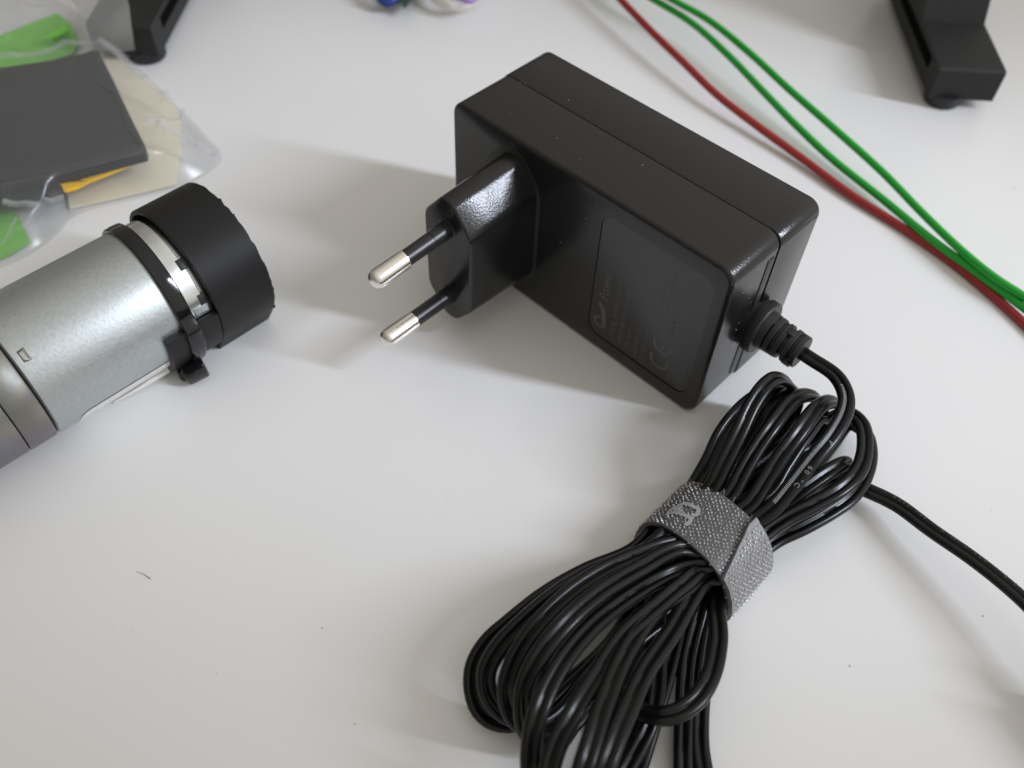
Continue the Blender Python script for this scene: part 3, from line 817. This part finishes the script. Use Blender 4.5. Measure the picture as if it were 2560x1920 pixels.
# ------------------------------------------------------------------ black stand with two feet
H = Vector((.757, .654, 0)).normalized(); Dp = Vector((-.654, .757, 0)).normalized(); Z = Vector((0, 0, 1))
sd = empty('desk_stand', (-120, 90, 0), 'black plastic stand whose two blocky feet enter at the top edge', 'stand')
def prism(bm, quad, s0, s1, org):
    """profile points (depth, z) swept along H from s0 to s1"""
    loft(bm, [[org + Dp * d + Z * z + H * s for d, z in quad] for s in (s0, s1)])
def foot(org, mirror=1):
    bm = bmesh.new()
    P = [(0, 3.4), (0, 13.2), (1.0, 13.8), (27, 14.2), (50, 60), (95, 60), (72, 3.4)]
    s0, s1 = (-12.2, 8.3) if mirror > 0 else (-8.3, 12.2)
    prism(bm, P, s0, s1, org)
    # near-black strip on the flank: painted shade in place of a slot
    f = link_mesh('foot', bm, M['leg'], sd, smooth=False)
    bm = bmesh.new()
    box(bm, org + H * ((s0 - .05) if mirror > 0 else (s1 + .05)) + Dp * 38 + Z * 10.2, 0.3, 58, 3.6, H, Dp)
    link_mesh('channel_shade', bm, M['slot_shade'], f, smooth=False)
    bm = bmesh.new()
    c_ = org + H * (s0 + 6.4) + Dp * 4.2 if mirror > 0 else org + H * (s1 - 6.0) + Dp * 5.5
    lathe(bm, [(0, 5.0), (0.3, 5.6), (1.0, 5.9), (4.2, 6.0)], c_, (0, 0, 1), 32, ref=H)
    link_mesh('pad', bm, M['pad'], f)
    return f
foot(Vector((-14, 163, 0)) - Dp * 2.2)
bm = bmesh.new()
foot(Vector((-221.5, -13, 0)) - Dp * 7 + H * .8, -1)
box(bm, Vector((-14, 163, 0)) + H * -120 + Dp * 62 + Z * 70, 300, 22, 24, H, Dp, bev=1)
link_mesh('crossbar', bm, M['leg'], sd, smooth=False)

# ------------------------------------------------------------------ clear bag and what lies in it
def B4(x, y, z): return at(x * .43415, y * .43399, z)
def slab(name, poly, z0, z1, m, label=None, cat=None, parent=None, bev=0.0, group=None, wav=0.0):
    bm = bmesh.new()
    P = [B4(x, y, z1) for x, y in poly]
    top = [bm.verts.new(p) for p in P]; bot = [bm.verts.new(Vector((p.x, p.y, z0))) for p in P]
    n = len(P)
    ft = bm.faces.new(top); bm.faces.new(bot)
    for i in range(n): bm.faces.new((top[i], top[(i + 1) % n], bot[(i + 1) % n], bot[i]))
    if bev:
        bmesh.ops.recalc_face_normals(bm, faces=bm.faces[:])
        bmesh.ops.bevel(bm, geom=list(ft.edges), offset=bev, segments=3, affect='EDGES')
    o = link_mesh(name, bm, m, parent)
    if label: tag(o, label, cat, group)
    return o
pack = slab('taped_pack', [(-420, 430), (0, 378), (300, 335), (470, 298), (556, 268), (640, 430), (760, 690), (835, 838), (830, 868), (430, 975), (0, 1060), (-420, 1140)], 7.6, 11.2, M['tape'], 'flat pack wrapped in black tape inside the clear bag', 'pack', bev=1.2)
slab('pack_core', [(-380, 520), (0, 440), (440, 390), (620, 640), (690, 760), (330, 860), (0, 930), (-380, 1000)], 1.0, 7.7, M['tape'], parent=pack)
slab('tape_flap', [(560, 470), (640, 440), (760, 690), (835, 838), (815, 846), (735, 735), (650, 540)], 11.2, 11.75, M['pad'], parent=pack)
slab('tape_fold', [(-300, 1120), (0, 1070), (285, 1055), (275, 1128), (60, 1158), (-300, 1210)], 5.6, 7.5, M['tape'], parent=pack)
slab('paper_card', [(610, 250), (790, 430), (1000, 590), (1035, 680), (1040, 860), (1010, 1058), (700, 1130), (400, 1195), (385, 1095), (600, 900), (560, 600)], 0.5, 1.1, M['hazed_sheet'], 'yellowish card with film haze painted in, sticking out from under the taped pack in the bag', 'card')
slab('paper_card', [(335, 1056), (560, 985), (800, 925), (680, 975), (505, 1045), (440, 1078), (368, 1098), (330, 1020), (600, 900)], 6.6, 7.4, M['yellow_sheet'], 'bright yellow card strip showing below the edge of the taped pack', 'card')
slab('paper_card', [(-420, 340), (0, 205), (180, 130), (330, 75), (400, 130), (455, 230), (420, 300), (0, 420), (-420, 520)], 1.2, 1.8, M['green_sheet'], 'green card behind the taped pack at the top left', 'card')
slab('paper_card', [(-300, 1180), (0, 1142), (38, 1135), (105, 1245), (172, 1390), (60, 1460), (0, 1485), (-300, 1540)], 0.5, 1.0, M['green_sheet'], 'green card piece below the taped pack, behind the motor', 'card')
bag = empty('clear_bag', (-200, -40, 0), 'clear plastic bag with crumpled film round the taped pack and cards', 'bag')
def seg_d(p, a, b):
    ab = b - a; t = max(0, min(1, (p - a).dot(ab) / ab.length_squared)); return (p - a - ab * t).length
def inside(p, poly):
    r = False; n = len(poly)
    for i in range(n):
        a = poly[i]; b = poly[(i + 1) % n]
        if (a.y > p.y) != (b.y > p.y) and p.x < (b.x - a.x) * (p.y - a.y) / (b.y - a.y) + a.x: r = not r
    return r
packP = [B4(x, y, 11.5).xy for x, y in [(-420, 430), (0, 378), (300, 335), (556, 268), (760, 690), (835, 838), (830, 868), (430, 975), (0, 1060), (-420, 1140)]]
def film_h(p, edge, seed):
    ins = inside(p, packP)
    d = min(seg_d(p, packP[i], packP[(i + 1) % len(packP)]) for i in range(len(packP)))
    if ins: return 12.3 + 0.5 * abs(noise.noise(Vector((p.x * .05, p.y * .05, seed)))) * min(1, d / 6)
    hgt = (12.3 - 1.4) * math.exp(-(d / 15) ** 1.3) * min(1, edge * 14) + 1.4
    wr = abs(noise.noise(Vector((p.x * .055, p.y * .06, seed)))) * 3.0 + abs(noise.noise(Vector((p.x * .13 + p.y * .05, p.y * .12, seed + 5)))) * 1.2
    fold = 0
    for sd_, fr_, am in ((11, .045, 2.6), (17, .075, 1.5), (23, .12, .8)):      # sharp crumple ridges
        q = noise.noise(Vector((p.x * fr_ + p.y * fr_ * .4, p.y * fr_ * .8 - p.x * fr_ * .3, seed + sd_)))
        fold += am * max(0, 1 - abs(q) * 7)
    return hgt + (max(-.2, 1.2 - wr) * .6 + fold * .55) * min(1, edge * 6, d / 4)
def film(outline, top, seed, name='film', z_edge=1.0):
    ol = catmull([B4(x, y, z_edge) for x, y in outline + outline[:1]], 1.6)[:-1]
    cen = sum(ol, Vector()) / len(ol)
    bm = bmesh.new(); R_ = 90; loops = []
    for k in range(R_ + 1):
        e = k / R_ * .985
        lp = []
        for q in ol:
            p = q.lerp(cen, e); z = (max(film_h(p.xy, e, seed), 2.3 if e > 0.05 else 1.2) if top else 0.25)
            lp.append(Vector((p.x, p.y, z)))
        loops.append(lp)
    loft(bm, loops, False, True)
    return link_mesh(name, bm, M['film'], bag, angle=60)
OUTL = [(-520, -60), (150, -60), (380, 20), (600, 215), (800, 425), (1020, 605), (1180, 770), (1275, 905), (1060, 1060), (720, 1150), (430, 1230), (330, 1330), (190, 1440), (0, 1530), (-520, 1640)]
film(OUTL, True, 2.0)
film(OUTL, False, 2.0)
# folded-over creases in the film
for pl, wd in (([(600, 330), (700, 400), (860, 505), (1000, 600)], 2.2), ([(860, 790), (1010, 800), (1150, 850), (1265, 902)], 2.6), ([(900, 770), (1040, 700), (1060, 640)], 1.4),
               ([(60, 1240), (220, 1232), (400, 1205)], 2.0), ([(0, 1400), (60, 1360), (115, 1290)], 1.2), ([(380, 30), (440, 120), (520, 190), (600, 222)], 2.0), ([(0, 372), (220, 352), (430, 290), (600, 222)], 2.4)):
    bm = bmesh.new(); base = catmull([B4(x, y, 6) for x, y in pl], 1.5)
    pts_ = [Vector((p.x, p.y, max(film_h(p.xy, 0.5, 2.0), 2.3) + .5)) for p in base]
    for i in range(2):
        stroke(bm, [p + Vector((0, 0, .35 * i)) for p in pts_], wd * (1 - .45 * i), Vector((.1 * (1 - 2 * i), -.25, 1)))
    link_mesh('film_crease', bm, M['film_fold'], bag, smooth=True)
# second fold of film behind, over the far foot, with its pale seam
bm = bmesh.new()
A_ = [B4(720, -40, 30), B4(735, 0, 27), B4(762, 170, 15), B4(778, 335, 1.2)]
B_ = [B4(400, -40, 26), B4(440, 60, 22), B4(480, 190, 14), B4(560, 300, 4)]
a_ = catmull(A_, 2); k_ = len(a_)
b_ = catmull(B_, 1); b_ = [b_[int(i * (len(b_) - 1) / (k_ - 1))] for i in range(k_)]
g = [[bm.verts.new(a_[i].lerp(b_[i], t / 8) + Vector((0, 0, 1.2 * noise.noise(Vector((i * .2, t * .6, 9)))))) for t in range(9)] for i in range(k_)]
for r0, r1 in zip(g[:-1], g[1:]):
    for t in range(8): bm.faces.new((r0[t], r0[t + 1], r1[t + 1], r1[t]))
link_mesh('film_fold', bm, M['film_seam'], bag, angle=60)
bm = bmesh.new()
sl = catmull([B4(735, -30, 25), B4(700, 40, 20), B4(655, 135, 14), B4(610, 220, 8)], 2); stroke(bm, sl, 1.5, Vector((-.3, -.5, 1)))
link_mesh('bag_seam', bm, M['white_wire'], bag, smooth=False)
# green card edges where the film clings
slab('paper_card', [(230, 235), (310, 175), (370, 145), (395, 175), (330, 205)], 4.0, 4.5, M['green_sheet'], 'small green tab on top of the green card at the top left', 'card')

# ------------------------------------------------------------------ odds and ends at the far edge
wire('wire', [at(*p) for p in ((860, -220, 1.8), (900, -110, 5), (935, -40, 6), (950, -8, 5), (965, 6, 4), (985, -2, 4.5), (1000, -40, 6), (1015, -130, 5), (1000, -240, 1.8))], 1.7, M['blue_wire'], 'short blue wire bend at the top edge', 'wire')
bm = bmesh.new()
loft(bm, [[at(*p, z) for p in ((940, -75), (1012, 22), (1085, -75), (1010, -170))] for z in (3.2, 4.8)])
tag(link_mesh('circuit_board', bm, M['pcb'], smooth=False), 'corner of a dark green circuit board at the top edge', 'board')
wire('wire', [at(*p) for p in ((1010, -230, 1.7), (1040, -120, 4), (1070, -40, 5), (1085, -8, 4.5), (1112, 12, 4), (1148, 16, 3.6), (1180, 2, 4), (1200, -40, 5), (1220, -130, 4), (1210, -240, 1.7))], 1.6, M['white_wire'], 'thick white wire loop at the top edge', 'wire')
wire('wire', [at(*p) for p in ((1060, -220, 1), (1085, -110, 7), (1120, -30, 9), (1150, -4, 8.4), (1178, 5, 8), (1195, -10, 8.4), (1205, -40, 9), (1240, -130, 6), (1270, -230, 1))], 0.8, M['purple_wire'], 'thin purple wire curling over the white one at the top edge', 'wire')

# hair and dust on the table
bm = bmesh.new()
tube(bm, catmull([at(339, 1429, .15), at(350, 1431, .3), at(362, 1437, .25), at(376, 1447, .12)], .4), lambda t: .02 + .045 * t, 6)
tag(link_mesh('hair', bm, M['hair']), 'tiny dark curved hair lying on the white table', 'hair')
bm = bmesh.new()
for (u, v, s) in ((805, 1570, .22), (541, 1683, .16), (887, 1810, .2), (2458, 1540, .2), (2125, 1665, .22), (2535, 470, .3), (330, 1575, .14), (282, 1568, .12), (1115, 1245, .14), (460, 1683, .1), (1950, 770, .15), (2480, 1275, .14), (542, 1495, .1), (675, 1615, .1)):
    p = at(u, v, .08)
    bmesh.ops.create_icosphere(bm, subdivisions=1, radius=s * .75, matrix=Matrix.Translation(p) @ Matrix.Rotation(random.random() * 3, 4, 'Z') @ Matrix.Diagonal((1.4, .7, .4, 1)))
o = link_mesh('dust', bm, M['dust']); tag(o, 'tiny dark dust specks scattered over the white table', 'dust'); o['kind'] = 'stuff'
